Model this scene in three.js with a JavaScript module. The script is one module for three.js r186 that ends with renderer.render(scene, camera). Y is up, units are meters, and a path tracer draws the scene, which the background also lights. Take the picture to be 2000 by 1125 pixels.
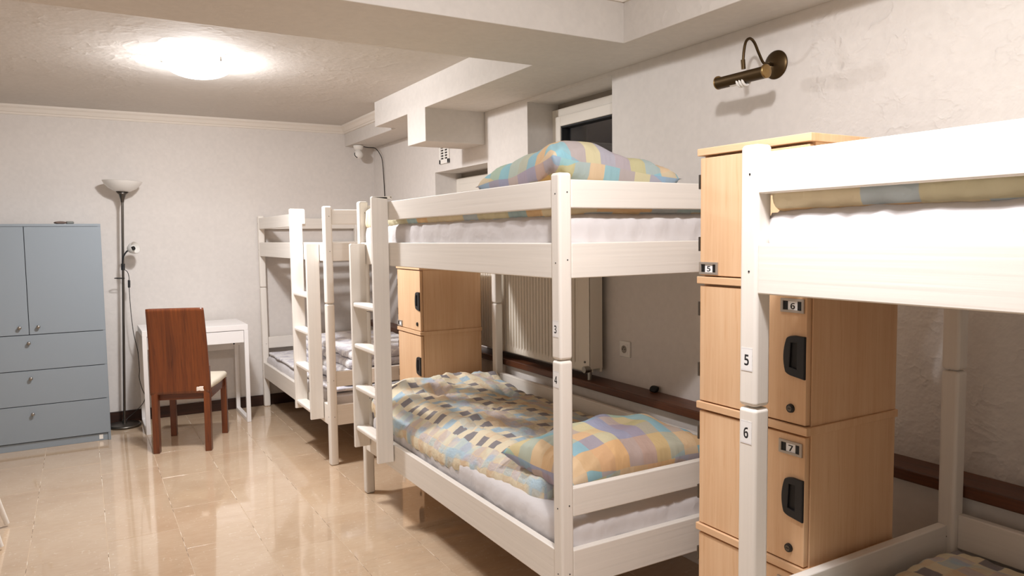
import * as THREE from 'three';
import { RoundedBoxGeometry } from 'three/addons/geometries/RoundedBoxGeometry.js';
import { mergeGeometries } from 'three/addons/utils/BufferGeometryUtils.js';
import { RectAreaLightUniformsLib } from 'three/addons/lights/RectAreaLightUniformsLib.js';
import { ImprovedNoise } from 'three/addons/math/ImprovedNoise.js';

// ---------------------------------------------------------------- camera, exposure
const renderer = new THREE.WebGLRenderer({ antialias: true });
renderer.toneMapping = THREE.LinearToneMapping;
renderer.toneMappingExposure = 1.2;
renderer.shadowMap.enabled = true;
const scene = new THREE.Scene();
scene.background = new THREE.Color(0x0a0b10);          // night outside
const D2R = Math.PI / 180;
const camera = new THREE.PerspectiveCamera(2 * Math.atan(562.5 / 1439.4) / D2R, 2000 / 1125, 0.05, 40);
{
  const yaw = 30.23 * D2R, pitch = 3.9885 * D2R, roll = -0.7229 * D2R;
  const fw = new THREE.Vector3(Math.sin(yaw), 0, -Math.cos(yaw)), rt = new THREE.Vector3(Math.cos(yaw), 0, Math.sin(yaw)), up = new THREE.Vector3(0, 1, 0);
  const F = fw.clone().multiplyScalar(Math.cos(pitch)).addScaledVector(up, -Math.sin(pitch));
  const U = up.clone().multiplyScalar(Math.cos(pitch)).addScaledVector(fw, Math.sin(pitch));
  const R = rt.clone().multiplyScalar(Math.cos(roll)).addScaledVector(U, Math.sin(roll));
  const U2 = U.clone().multiplyScalar(Math.cos(roll)).addScaledVector(rt, -Math.sin(roll));
  camera.quaternion.setFromRotationMatrix(new THREE.Matrix4().makeBasis(R, U2, F.clone().negate()));
  camera.position.set(0, 1.48, 0);
}
RectAreaLightUniformsLib.init();
// the two ceiling lamps of the room (the near one hangs in the bay above the camera): position, light colour, candela
const LAMP_FAR = { at: [0.635, 2.52, -4.66], color: 0xfcfcff, cd: 4.4, nits: 128 };
const LAMP_NEAR = { at: [0.88, 2.6, -0.95], color: 0xfdfcff, cd: 3.9, nits: 82 };

// ---------------------------------------------------------------- helpers
let seed = 7;
const rnd = () => { seed = (seed * 1664525 + 1013904223) >>> 0; return seed / 4294967296; };
const perlin = new ImprovedNoise();
const N3 = (x, y, z) => perlin.noise(x, y, z);
const smooth = (a, b, x) => { const t = Math.min(1, Math.max(0, (x - a) / (b - a))); return t * t * (3 - 2 * t); };
const mix = (a, b, t) => a + (b - a) * t;
function hash2(x, y, s) { let h = (x * 374761393 + y * 668265263 + s * 974711) | 0; h = Math.imul(h ^ (h >>> 13), 1274126177); h ^= h >>> 16; return (h >>> 0) / 4294967296; }
function pn(x, y, px, py, s = 0) {                      // periodic value noise
  const xi = Math.floor(x), yi = Math.floor(y), fx = x - xi, fy = y - yi, u = fx * fx * (3 - 2 * fx), v = fy * fy * (3 - 2 * fy);
  const m = (a, b) => ((a % b) + b) % b, x0 = m(xi, px), x1 = m(xi + 1, px), y0 = m(yi, py), y1 = m(yi + 1, py);
  return mix(mix(hash2(x0, y0, s), hash2(x1, y0, s), u), mix(hash2(x0, y1, s), hash2(x1, y1, s), u), v);
}
function fbm(u, v, f, oct, s = 0, ay = 1) { let a = 0, w = 0.5, t = 0; for (let i = 0; i < oct; i++) { const fx = f << i, fy = Math.max(1, Math.round(fx * ay)); a += w * pn(u * fx, v * fy, fx, fy, s + i * 17); t += w; w *= 0.5; } return a / t; }
function tex(w, h, fn, srgb, rx = 1, ry = 1) {
  const d = new Uint8Array(w * h * 4);
  for (let j = 0; j < h; j++) for (let i = 0; i < w; i++) {
    const c = fn(i / w, j / h, i, j), o = (j * w + i) * 4;
    if (typeof c === 'number') d[o] = d[o + 1] = d[o + 2] = Math.max(0, Math.min(255, c * 255)); else for (let k = 0; k < 3; k++) d[o + k] = Math.max(0, Math.min(255, c[k]));
    d[o + 3] = 255;
  }
  const t = new THREE.DataTexture(d, w, h, THREE.RGBAFormat);
  t.wrapS = t.wrapT = THREE.RepeatWrapping; t.magFilter = THREE.LinearFilter; t.minFilter = THREE.LinearMipmapLinearFilter; t.generateMipmaps = true;
  if (srgb) t.colorSpace = THREE.SRGBColorSpace;
  t.repeat.set(rx, ry); t.needsUpdate = true; return t;
}
const hex = (h) => [(h >> 16) & 255, (h >> 8) & 255, h & 255];
const lerp3 = (a, b, t) => [mix(a[0], b[0], t), mix(a[1], b[1], t), mix(a[2], b[2], t)];
function canvasTex(w, h, draw) { const c = document.createElement('canvas'); c.width = w; c.height = h; draw(c.getContext('2d'), w, h); const t = new THREE.CanvasTexture(c); t.colorSpace = THREE.SRGBColorSpace; return t; }

// uv in metres, v along the long axis of the piece
function uvm(g, long) {
  if (g.index) g = g.toNonIndexed();
  g.computeBoundingBox(); const s = new THREE.Vector3(); g.boundingBox.getSize(s);
  const sz = [s.x, s.y, s.z]; if (long === undefined) long = sz.indexOf(Math.max(...sz));
  const p = g.attributes.position, n = g.attributes.normal, uv = new Float32Array(p.count * 2);
  for (let i = 0; i < p.count; i += 3) {
    const a = [0, 0, 0]; for (let k = 0; k < 3; k++) { a[0] += Math.abs(n.getX(i + k)); a[1] += Math.abs(n.getY(i + k)); a[2] += Math.abs(n.getZ(i + k)); }
    const ax = a.indexOf(Math.max(...a)); let o = [0, 1, 2].filter((q) => q !== ax); if (o[0] === long) o = [o[1], o[0]];
    for (let k = 0; k < 3; k++) { const q = [p.getX(i + k), p.getY(i + k), p.getZ(i + k)]; uv[(i + k) * 2] = q[o[0]]; uv[(i + k) * 2 + 1] = q[o[1]]; }
  }
  g.setAttribute('uv', new THREE.BufferAttribute(uv, 2)); return g;
}
// box by its bounds, edges rounded
function bb(x0, x1, y0, y1, z0, z1, r = 0.004, seg = 2, long) {
  const w = Math.abs(x1 - x0), h = Math.abs(y1 - y0), d = Math.abs(z1 - z0);
  const g = r > 0 ? new RoundedBoxGeometry(w, h, d, seg, Math.min(r, w / 2.01, h / 2.01, d / 2.01)) : new THREE.BoxGeometry(w, h, d);
  g.translate((x0 + x1) / 2, (y0 + y1) / 2, (z0 + z1) / 2);
  return uvm(g, long);
}
function cyl(r0, r1, h, seg = 24, open = false) { return new THREE.CylinderGeometry(r0, r1, h, seg, 1, open); }
function lathe(pts, seg = 40) { return new THREE.LatheGeometry(pts.map((p) => new THREE.Vector2(p[0], p[1])), seg); }
function tube(pts, r, seg = 60, rs = 8) { return new THREE.TubeGeometry(new THREE.CatmullRomCurve3(pts.map((p) => new THREE.Vector3(...p)), false, 'catmullrom', 0.5), seg, r, rs, false); }
function merged(list) { return mergeGeometries(list.map((g) => { const q = g.index ? g.toNonIndexed() : g; for (const k of Object.keys(q.attributes)) if (!['position', 'normal', 'uv'].includes(k)) q.deleteAttribute(k); return q; })); }
// smooth normals by position
function smoothN(g) {
  g.computeVertexNormals(); const p = g.attributes.position, n = g.attributes.normal, m = new Map(), key = (i) => Math.round(p.getX(i) * 2e4) + ',' + Math.round(p.getY(i) * 2e4) + ',' + Math.round(p.getZ(i) * 2e4);
  for (let i = 0; i < p.count; i++) { const k = key(i), a = m.get(k) || [0, 0, 0]; a[0] += n.getX(i); a[1] += n.getY(i); a[2] += n.getZ(i); m.set(k, a); }
  for (let i = 0; i < p.count; i++) { const a = m.get(key(i)), l = Math.hypot(...a) || 1; n.setXYZ(i, a[0] / l, a[1] / l, a[2] / l); }
  return g;
}
// soft rounded slab; move(p, n, [w,h,d]) shifts each point; uv unfolds the cloth over the edges, in metres
function softBox(w, h, d, r, step, move) {
  const nx = Math.ceil(w / step), ny = Math.max(5, Math.ceil(h / step)), nz = Math.ceil(d / step);
  const g = new THREE.BoxGeometry(w, h, d, nx, ny, nz), p = g.attributes.position, uv = g.attributes.uv, q = new THREE.Vector3(), c = new THREE.Vector3(), n = new THREE.Vector3();
  const counts = [(nz + 1) * (ny + 1), (nz + 1) * (ny + 1), (nx + 1) * (nz + 1), (nx + 1) * (nz + 1), (nx + 1) * (ny + 1), (nx + 1) * (ny + 1)];
  let f = 0, left = counts[0];
  for (let i = 0; i < p.count; i++) {
    while (left === 0) left = counts[++f]; left--;
    q.fromBufferAttribute(p, i);
    if (f === 0) uv.setXY(i, w / 2 + (h / 2 - q.y), q.z); else if (f === 1) uv.setXY(i, -w / 2 - (h / 2 - q.y), q.z);
    else if (f === 2) uv.setXY(i, q.x, q.z); else if (f === 3) uv.setXY(i, q.x + 1.3, q.z); else if (f === 4) uv.setXY(i, q.x, d / 2 + (h / 2 - q.y)); else uv.setXY(i, q.x, -d / 2 - (h / 2 - q.y));
    c.set(Math.max(-w / 2 + r, Math.min(w / 2 - r, q.x)), Math.max(-h / 2 + r, Math.min(h / 2 - r, q.y)), Math.max(-d / 2 + r, Math.min(d / 2 - r, q.z)));
    n.copy(q).sub(c).normalize(); q.copy(c).addScaledVector(n, r);
    if (move) move(q, n);
    p.setXYZ(i, q.x, q.y, q.z);
  }
  return smoothN(g);
}
function pillowGeo(a, b, t, wr, sd) {                    // half sizes a (x), b (z), half thickness t
  const M = 44, pos = [], uv = [], idx = [];
  for (const s of [1, -1]) for (let j = 0; j <= M; j++) for (let i = 0; i <= M; i++) {
    const u = -1 + 2 * i / M, v = -1 + 2 * j / M;
    const x = a * u * (1 - 0.1 * (1 - v * v) * Math.pow(Math.abs(u), 3)), z = b * v * (1 - 0.1 * (1 - u * u) * Math.pow(Math.abs(v), 3));
    const e = Math.pow(Math.max(0, (1 - Math.pow(Math.abs(u), 2.6)) * (1 - Math.pow(Math.abs(v), 2.6))), 0.42), edge = 1 - e;
    const ang = Math.atan2(v, u), ridges = Math.sin(ang * 26 + 5 * N3(u * 2, v * 2, sd)) * smooth(0.2, 0.75, edge) * (e > 0 ? 1 : 0);
    const y = s * t * e + (e > 0.001 ? wr * (N3(x * 7 + sd, z * 7, s * 3) * e * 2.2 + 0.5 * ridges * Math.min(1, e * 2)) : 0) + wr * 1.2 * N3(x * 5, z * 5, sd + 9) * edge;
    pos.push(x, y, z); uv.push(x + (s < 0 ? 0.33 : 0), z);
  }
  const K = (M + 1) * (M + 1);
  for (let j = 0; j < M; j++) for (let i = 0; i < M; i++) { const o = j * (M + 1) + i; idx.push(o, o + M + 1, o + 1, o + 1, o + M + 1, o + M + 2); const k = o + K; idx.push(k, k + 1, k + M + 1, k + 1, k + M + 2, k + M + 1); }
  const g = new THREE.BufferGeometry(); g.setAttribute('position', new THREE.Float32BufferAttribute(pos, 3)); g.setAttribute('uv', new THREE.Float32BufferAttribute(uv, 2)); g.setIndex(idx);
  return smoothN(g);
}
const used = {};
function numbered(n) { if (!(n in used)) { used[n] = 0; return n; } used[n]++; return n + '_' + String(used[n]).padStart(3, '0'); }
function shade(o) { o.traverse((c) => { if (c.isMesh) { c.castShadow = true; c.receiveShadow = true; } }); }
function mesh(name, geo, mat, parent, label) { const m = new THREE.Mesh(Array.isArray(geo) ? merged(geo) : geo, mat); m.name = name; m.castShadow = m.receiveShadow = true; if (parent) parent.add(m); if (label) m.userData.label = label; return m; }
function group(name, parent) { const g = new THREE.Group(); g.name = name; if (parent) parent.add(g); return g; }
function thing(name, label, category, at = [0, 0, 0], turn = 0, grp) { const g = group(numbered(name), scene); g.position.set(...at); g.rotation.y = turn; g.userData = { label, category }; if (grp) g.userData.group = grp; return g; }
function single(name, geo, mat, label, category, at = [0, 0, 0], grp) { const m = mesh(numbered(name), geo, mat, scene); m.position.set(...at); m.userData = { label, category }; if (grp) m.userData.group = grp; return m; }
function structure(name) { const g = group(name, scene); g.userData = { kind: 'structure' }; return g; }

// ---------------------------------------------------------------- materials
const T = {};
T.plaster = tex(1024, 1024, (u, v) => { const a = fbm(u, v, 6, 4, 3), b = fbm(u, v, 40, 3, 11), r = 1 - Math.abs(2 * fbm(u, v, 14, 4, 31) - 1); return 0.35 * a + 0.25 * b + 0.4 * Math.pow(r, 3); });
T.stucco = tex(1024, 1024, (u, v) => { const w = fbm(u, v, 5, 3, 77) - 0.5; const r = 1 - Math.abs(2 * fbm(u + w * 0.12, v + w * 0.08, 9, 4, 51, 1.2) - 1); const m = smooth(0.42, 0.62, fbm(u, v, 6, 3, 91)); return 0.5 * Math.pow(r, 4) * (0.35 + m) + 0.25 * fbm(u, v, 60, 2, 5); });
T.wallTint = tex(512, 512, (u, v) => { const n = fbm(u, v, 4, 5, 8) - 0.5, f = fbm(u, v, 90, 2, 4) - 0.5, k = 1 + 0.05 * n + 0.03 * f; return [246 * k, 243 * k, 239 * k]; }, true, 0.5, 0.5);
function woodTex(base, dark, s, amt, streak) {
  const A = hex(base), B = hex(dark);
  return tex(512, 1024, (u, v) => { const w = fbm(u, v, 3, 3, s + 5, 0.4) - 0.5; const g = fbm(u + w * 0.06, v, 48, 3, s, 0.06), c = fbm(u, v, 6, 3, s + 9, 0.3), pores = smooth(0.66, 0.8, fbm(u, v, 120, 2, s + 3, 0.08)); return lerp3(A, B, Math.min(1, amt * (g * streak + c * (1 - streak)) + 0.25 * amt * pores)); }, true);
}
T.beech = woodTex(0xeecba5, 0xd6a679, 20, 0.75, 0.55);
T.redwood = woodTex(0x8a4719, 0x431a05, 40, 0.9, 0.6);
T.ledge = woodTex(0x7f4723, 0x34170a, 60, 0.95, 0.55);
T.grain = tex(256, 1024, (u, v) => 0.7 * fbm(u, v, 40, 3, 70, 0.05) + 0.3 * fbm(u, v, 12, 3, 72, 0.2));
T.paint = tex(256, 1024, (u, v) => { const g = fbm(u, v, 40, 3, 70, 0.05) - 0.5, k = 1 + 0.04 * g; return [249 * k, 246 * k, 241 * k]; }, true);
T.cloth = tex(512, 512, (u, v) => 0.6 * fbm(u, v, 8, 4, 101, 1.5) + 0.4 * (1 - Math.abs(2 * fbm(u, v, 12, 3, 107) - 1)));
T.weave = tex(256, 256, (u, v) => 0.5 + 0.25 * Math.sin(u * Math.PI * 128) * Math.sin(v * Math.PI * 128) + 0.3 * (fbm(u, v, 16, 3, 4) - 0.5));
T.tileMap = [0, 1, 2].map((k) => tex(512, 512, (u, v) => { const c = fbm(u, v, 3, 5, 130 + k * 10), f = fbm(u, v, 24, 3, 140 + k, 3), b = 0.5 + (c - 0.5) * 1.2 + (f - 0.5) * 0.5; const col = lerp3([213, 189, 161], [198, 170, 140], b); const sp = smooth(0.8, 0.86, fbm(u, v, 50, 2, 150 + k)) * 0.35; return lerp3(col, [238, 226, 208], sp); }, true, 1.4, 1.4));
T.tileRough = tex(512, 512, (u, v) => 0.5 + 0.5 * (fbm(u, v, 6, 5, 171) - 0.5) + 0.25 * smooth(0.6, 0.8, fbm(u, v, 30, 3, 177, 0.3)));
T.groutMap = tex(512, 512, (u, v) => lerp3(lerp3([206, 184, 158], [244, 236, 222], smooth(0.52, 0.62, fbm(u, v, 7, 4, 191))), [110, 92, 76], smooth(0.54, 0.66, fbm(u, v, 9, 4, 181))), true, 1.5, 1.5);

// checked cotton of the pillows: warp and weft bands 7 cm wide, woven colours mix at the crossings
const PC = [0x9a92b8, 0xc9c48c, 0x86c4d8, 0xe8c69a, 0x7fc0d6, 0x9c94a8, 0xdcd2a0, 0x8f9cd0];
const PW = [0xf6bf80, 0xa89fae, 0xf4b676, 0xc9b8a8, 0x84c6da, 0xd4cf8e, 0x8ecbd6, 0xf0cfa0];
T.pillow = tex(1024, 1024, (u, v) => {
  const i = Math.floor(u * 8), j = Math.floor(v * 8), c = lerp3(hex(PC[i]), hex(PW[j]), 0.5), k = hash2(i, j, 5), t = 0.94 + 0.06 * Math.sin(u * 3200) * Math.sin(v * 3200);
  const pure = k < 0.3 ? hex(PC[i]) : k < 0.55 ? hex(PW[j]) : c; return lerp3(lerp3(c, pure, 0.7), [246, 236, 214], 0.2).map((q) => q * t);
}, true, 1 / 0.56, 1 / 0.56);
// printed quilt cover: rows of grey squares on cream between soft coloured bands
T.quilt = tex(1024, 1024, (u, v) => {
  const nx = 12, ny = 12, a = u * nx, b = v * ny, i = Math.floor(a), j = Math.floor(b), row = i % 6, odd = (j + (row === 2 ? 1 : 0)) % 2;
  const cream = [232, 219, 190], grey = [136, 131, 134], blue = [176, 200, 214], tan = [224, 199, 166], lav = [190, 186, 202], pale = [214, 216, 196];
  const e = 0.06, fu = a - i, fv = b - j, inside = Math.min(smooth(0, e, fu), smooth(0, e, 1 - fu), smooth(0, e, fv), smooth(0, e, 1 - fv));
  const w = fbm(u, v, 9, 4, 210), w2 = fbm(u, v, 7, 3, 220);
  let base = lerp3(lerp3(cream, tan, smooth(0.42, 0.6, w)), blue, smooth(0.5, 0.68, w2) * 0.85), c = base;
  if (row === 0 || row === 2) c = odd ? lerp3(base, hash2(i, j, 3) < 0.75 ? grey : blue, inside * 0.95) : cream;
  else if (row === 1) c = odd ? lerp3(base, hash2(i, j, 9) < 0.5 ? blue : tan, 0.6 * inside) : lerp3(base, cream, 0.6);
  else if (row === 3) c = lerp3(base, tan, 0.35 * inside * odd);
  else if (row === 4) c = lerp3(base, hash2(i, j, 4) < 0.5 ? lav : blue, 0.55 * inside);
  else c = lerp3(base, odd ? pale : lav, 0.4 * inside);
  return c;
}, true, 1 / 0.66, 1 / 0.66);
T.wide = tex(512, 512, (u, v) => { const c = [0xf0cfa0, 0xecdfbe, 0xbcd8dc, 0xebc898, 0xdfd9b8, 0xf2d9ae, 0xc8d6dc], i = Math.floor(u * 8), j = Math.floor(v * 8); return hex(c[Math.floor(hash2(i, j, 12) * 7)]); }, true, 1, 1);
T.floral = tex(512, 512, (u, v) => { const n = fbm(u, v, 9, 4, 310), m = smooth(0.52, 0.6, n) * 0.5 + smooth(0.45, 0.47, fbm(u, v, 14, 3, 320)) * 0.12; return lerp3([240, 238, 238], [188, 184, 196], m); }, true, 1.6, 1.6);

function rep(t, x, y = x) { const c = t.clone(); c.repeat.set(x, y); c.needsUpdate = true; return c; }
const S = (o) => new THREE.MeshStandardMaterial(o), P = (o) => new THREE.MeshPhysicalMaterial(o);
const M = {
  wall: S({ color: 0xe8e4e1, map: T.wallTint, roughness: 0.92, bumpMap: rep(T.plaster, 0.7), bumpScale: 0.0016 }),
  wallRough: S({ color: 0xe8e4e1, map: T.wallTint, roughness: 0.9, bumpMap: rep(T.stucco, 1.5), bumpScale: 0.005 }),
  ceiling: S({ color: 0xd8d4d0, map: T.wallTint, roughness: 0.92, bumpMap: rep(T.stucco, 0.8), bumpScale: 0.0014 }),
  beam: S({ color: 0xe1ddd9, map: T.wallTint, roughness: 0.92, bumpMap: rep(T.plaster, 0.8), bumpScale: 0.003 }),
  trim: S({ color: 0xe6ddd2, roughness: 0.8 }),
  baseboard: S({ color: 0xa09890, map: rep(T.ledge, 2, 0.7), roughness: 0.5 }),
  ledge: P({ color: 0xffffff, map: rep(T.ledge, 2.4, 0.8), roughness: 0.45, bumpMap: rep(T.grain, 2.4, 0.8), bumpScale: 0.0008, clearcoat: 0.25, clearcoatRoughness: 0.4 }),
  grout: S({ color: 0xffffff, map: T.groutMap, roughness: 0.9 }),
  tiles: T.tileMap.map((m) => P({ color: 0xffffff, map: m, roughness: 0.16, roughnessMap: T.tileRough, clearcoat: 0.7, clearcoatRoughness: 0.03 })),
  white: S({ color: 0xf2eee9, map: rep(T.paint, 3, 0.9), roughness: 0.5, bumpMap: rep(T.grain, 3, 0.9), bumpScale: 0.0006 }),
  beech: S({ color: 0xffffff, map: rep(T.beech, 2.6, 1.3), roughness: 0.5 }),
  black: S({ color: 0x16171b, roughness: 0.45 }),
  blacker: S({ color: 0x07070a, roughness: 0.6 }),
  steel: S({ color: 0x9a9690, metalness: 1, roughness: 0.35 }),
  darkSteel: S({ color: 0x6a655f, metalness: 1, roughness: 0.35 }),
  bronze: S({ color: 0x554530, metalness: 1, roughness: 0.4 }),
  brass: S({ color: 0x9c8055, metalness: 1, roughness: 0.35 }),
  plate: S({ color: 0xb3aaa0, metalness: 0.6, roughness: 0.4 }),
  grey: S({ color: 0x8c959c, roughness: 0.55, bumpMap: rep(T.weave, 6), bumpScale: 0.0002 }),
  greyIn: S({ color: 0x3c4248, roughness: 0.8 }),
  deskWhite: S({ color: 0xf1edea, roughness: 0.4 }),
  chair: P({ color: 0xffffff, map: rep(T.redwood, 2.2, 1.1), roughness: 0.38, clearcoat: 0.3, clearcoatRoughness: 0.25 }),
  cream: S({ color: 0xe6dcc8, roughness: 0.8, bumpMap: rep(T.weave, 8), bumpScale: 0.0004 }),
  sheet: P({ color: 0xd8d3d2, roughness: 0.95, bumpMap: rep(T.cloth, 1.6, 1.1), bumpScale: 0.005, sheen: 0.2 }),
  quilt: P({ color: 0xffffff, map: T.quilt, roughness: 0.9, bumpMap: rep(T.cloth, 3, 3), bumpScale: 0.006, sheen: 0.2 }),
  quiltWide: P({ color: 0xffffff, map: T.wide, roughness: 0.9, bumpMap: rep(T.cloth, 2, 2), bumpScale: 0.008, sheen: 0.2 }),
  pillow: P({ color: 0xffffff, map: T.pillow, roughness: 0.9, bumpMap: rep(T.cloth, 3, 3), bumpScale: 0.004, sheen: 0.2 }),
  floral: P({ color: 0xffffff, map: T.floral, roughness: 0.95, bumpMap: rep(T.cloth, 4, 4), bumpScale: 0.006 }),
  radiator: S({ color: 0xe9e1d3, roughness: 0.45 }),
  plastic: S({ color: 0xefebe4, roughness: 0.45 }),
  lampGlass: S({ color: 0xf3efe8, roughness: 0.35 }),
  cable: S({ color: 0x25211f, roughness: 0.6 }),
  frame: S({ color: 0xe4dcd0, roughness: 0.5 }),
  gasket: S({ color: 0x1a1a1c, roughness: 0.7 }),
  glass: P({ color: 0xffffff, transmission: 1, thickness: 0, roughness: 0.02, ior: 1.5 }),
  night: S({ color: 0x14141a, roughness: 1 }),
};

// ---------------------------------------------------------------- the room
const XW = 2.44, XL = -2.2, ZB = -6.77, ZF = 1.8, HS = 2.335, HC = 2.52, HN = 2.6;
{
  const f = structure('floor');
  mesh('grout_bed', bb(XL - 0.2, XW + 0.3, -0.12, -0.001, ZB - 0.2, ZF + 0.2, 0), M.grout, f);
  // tiles 33 x 61 cm, long side along the room, each row of tiles with its own stagger
  const x0 = [-2.26, -1.93, -1.6, -1.27, -0.94, -0.61, -0.283, 0.045, 0.37, 0.703, 1.038, 1.357, 1.69, 2.02, 2.35, 2.44], off = [0.2, 0.5, 0.07, 0.36, 0.12, -3.94, -3.76, -4.075, -3.785, -4.13, -3.807, -4.02, -3.7, -4.1, -3.85];
  const L = 0.612, gap = 0.0013, cache = {};
  for (let c = 0; c < x0.length - 1; c++) {
    const xa = Math.max(XL, x0[c]) + gap / 2, xb = x0[c + 1] - gap / 2;
    let z = off[c]; while (z > ZB) z -= L;
    for (; z < ZF; z += L) {
      const za = Math.max(z, ZB) + gap / 2, zb = Math.min(z + L, ZF) - gap / 2; if (zb - za < 0.03) continue;
      const w = +(xb - xa).toFixed(4), d = +(zb - za).toFixed(4), k = w + '_' + d, v = Math.floor(rnd() * 3);
      cache[k] = cache[k] || uvm(new RoundedBoxGeometry(w, 0.012, d, 1, 0.0012), 2);
      const t = mesh('tile', cache[k], M.tiles[v], f); t.position.set((xa + xb) / 2, -0.006 - rnd() * 0.0004, (za + zb) / 2); if (rnd() < 0.5) t.rotation.y = Math.PI;
    }
  }
}
{
  const w = structure('wall_back'); mesh('plaster', bb(XL - 0.2, XW + 0.3, 0, 2.75, ZB - 0.2, ZB, 0), M.wall, w);
  const l = structure('wall_left'); mesh('plaster', bb(XL - 0.2, XL, 0, 2.75, ZB, ZF + 0.2, 0), M.wall, l);
  const n = structure('wall_front'); mesh('plaster', bb(XL, XW + 0.3, 0, 2.75, ZF, ZF + 0.2, 0), M.wall, n);
  // window wall with its two openings (shape drawn in z and y, pushed out along x)
  const r = structure('wall_right');
  const wallPiece = (za, zb, holes, mat) => {
    const s = new THREE.Shape([[-zb, 0], [-za, 0], [-za, 2.75], [-zb, 2.75]].map((p) => new THREE.Vector2(...p)));
    for (const [a, b, c, d] of holes) s.holes.push(new THREE.Path([[-b, c], [-b, d], [-a, d], [-a, c]].map((p) => new THREE.Vector2(...p))));
    const g = new THREE.ExtrudeGeometry(s, { depth: 0.3, bevelEnabled: false }); g.rotateY(Math.PI / 2); g.translate(XW, 0, 0);
    mesh('plaster', uvm(g, 1), mat, r);
  };
  wallPiece(ZB, -1.9, [[-5.37, -4.5, 1.42, 1.99], [-3.97, -3.12, 1.42, 2.315]], M.wall);
  wallPiece(-1.9, ZF, [], M.wallRough);
  mesh('lower_wall', bb(2.33, XW, 0, 0.664, ZB, ZF, 0), M.wall, r);
}
{
  const c = structure('ceiling');
  mesh('far_ceiling', bb(XL, XW, HC, HC + 0.2, ZB, -3.0, 0), M.ceiling, c);
  mesh('near_ceiling', bb(XL, XW, HN, HN + 0.15, -2.8, ZF, 0), M.ceiling, c);
  mesh('cross_beam', bb(XL, XW, HS, HN + 0.1, -3.195, -2.644, 0.004, 1), M.beam, c);
  mesh('wall_soffit', bb(2.134, XW, HS, HN + 0.1, -2.65, ZF, 0.004, 1), M.beam, c);
  mesh('wall_soffit', bb(1.994, XW, HS, HC + 0.1, -5.486, -3.19, 0.004, 1), M.beam, c);
  mesh('wall_soffit', bb(2.165, XW, HS, HC + 0.1, ZB, -5.47, 0.004, 1), M.beam, c);
  mesh('duct_box', bb(1.9935, XW, 2.116, HS + 0.05, -4.835, -4.53, 0.004, 1), M.beam, c);
}
// cornices, skirting, wooden ledge
function cornice(name, pts, h, top) {
  const t = structure(name);
  // pts: [x,z, x,z, outward nx,nz]
  for (const [xa, za, xb, zb, nx, nz] of pts) {
    const prof = new THREE.Shape([[0, 0], [0, -h], [0.012, -h], [0.012, -h * 0.78], [0.02, -h * 0.74], [0.034, -h * 0.4], [0.05, -h * 0.22], [0.05, -0.0], [0, 0]].map((p) => new THREE.Vector2(...p)));
    const len = Math.hypot(xb - xa, zb - za), g = new THREE.ExtrudeGeometry(prof, { depth: len, bevelEnabled: false });
    const X = new THREE.Vector3(nx, 0, nz), Z = new THREE.Vector3(xb - xa, 0, zb - za).normalize(), Y = new THREE.Vector3(0, 1, 0);
    const right = new THREE.Vector3().crossVectors(Y, Z).dot(X) > 0;
    g.applyMatrix4(new THREE.Matrix4().makeBasis(X, Y, right ? Z : Z.clone().negate()));
    g.translate(right ? xa : xb, top, right ? za : zb);
    mesh('cornice', uvm(g), M.trim, t);
  }
}
cornice('trim_2', [[XL, ZB, 2.165, ZB, 0, 1], [2.165, ZB, 2.165, -5.486, -1, 0]], 0.07, HC);
cornice('trim_3', [[XL, -2.644, 2.134, -2.644, 0, 1], [2.134, -2.644, 2.134, ZF, -1, 0]], 0.09, HN);
{ const b = structure('baseboard_back'); mesh('skirting', bb(XL, XW - 0.12, 0, 0.095, ZB, ZB + 0.016, 0.004, 2, 0), M.baseboard, b); }
{ const l = structure('trim_1'); l.userData.label = 'dark brown wooden ledge along the window wall'; mesh('ledge_board', bb(2.298, XW, 0.664, 0.704, ZB, ZF, 0.006, 2, 2), M.ledge, l); }

function windowUnit(name, za, zb, ya, top) {
  const yb = top - 0.042, w = structure(name), x0 = 2.625, x1 = 2.695, f = 0.05, s = 0.062;
  mesh('window_frame', [bb(x0, x1, ya, yb, za, za + f), bb(x0, x1, ya, yb, zb - f, zb), bb(x0, x1, yb - f, yb, za + f, zb - f), bb(x0, x1, ya, ya + f, za + f, zb - f)], M.frame, w);
  const a = za + f, b = zb - f, c = ya + f, d = yb - f, y0 = x0 - 0.016, y1 = x1 - 0.02;
  const sash = mesh('sash', [bb(y0, y1, c, d, a, a + s), bb(y0, y1, c, d, b - s, b), bb(y0, y1, d - s, d, a + s, b - s), bb(y0, y1, c, c + s, a + s, b - s)], M.frame, w);
  const a2 = a + s, b2 = b - s, c2 = c + s, d2 = d - s, g = 0.009;
  mesh('gasket', [bb(y0 + 0.008, y1, c2, d2, a2, a2 + g, 0), bb(y0 + 0.008, y1, c2, d2, b2 - g, b2, 0), bb(y0 + 0.008, y1, d2 - g, d2, a2, b2, 0), bb(y0 + 0.008, y1, c2, c2 + g, a2, b2, 0)], M.gasket, sash);
  mesh('pane', bb(2.648, 2.652, c2, d2, a2, b2, 0), M.glass, sash);
  mesh('head_strip', bb(2.672, 2.7, yb, top, za, zb, 0), S({ color: 0x9c9184, roughness: 0.7 }), w);
  mesh('window_sill', bb(XW - 0.02, x0, ya, ya + 0.02, za, zb, 0.004), M.frame, w);
}
windowUnit('window_1', -3.97, -3.12, 1.42, 2.315);
windowUnit('window_2', -5.37, -4.5, 1.42, 1.99);

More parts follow.
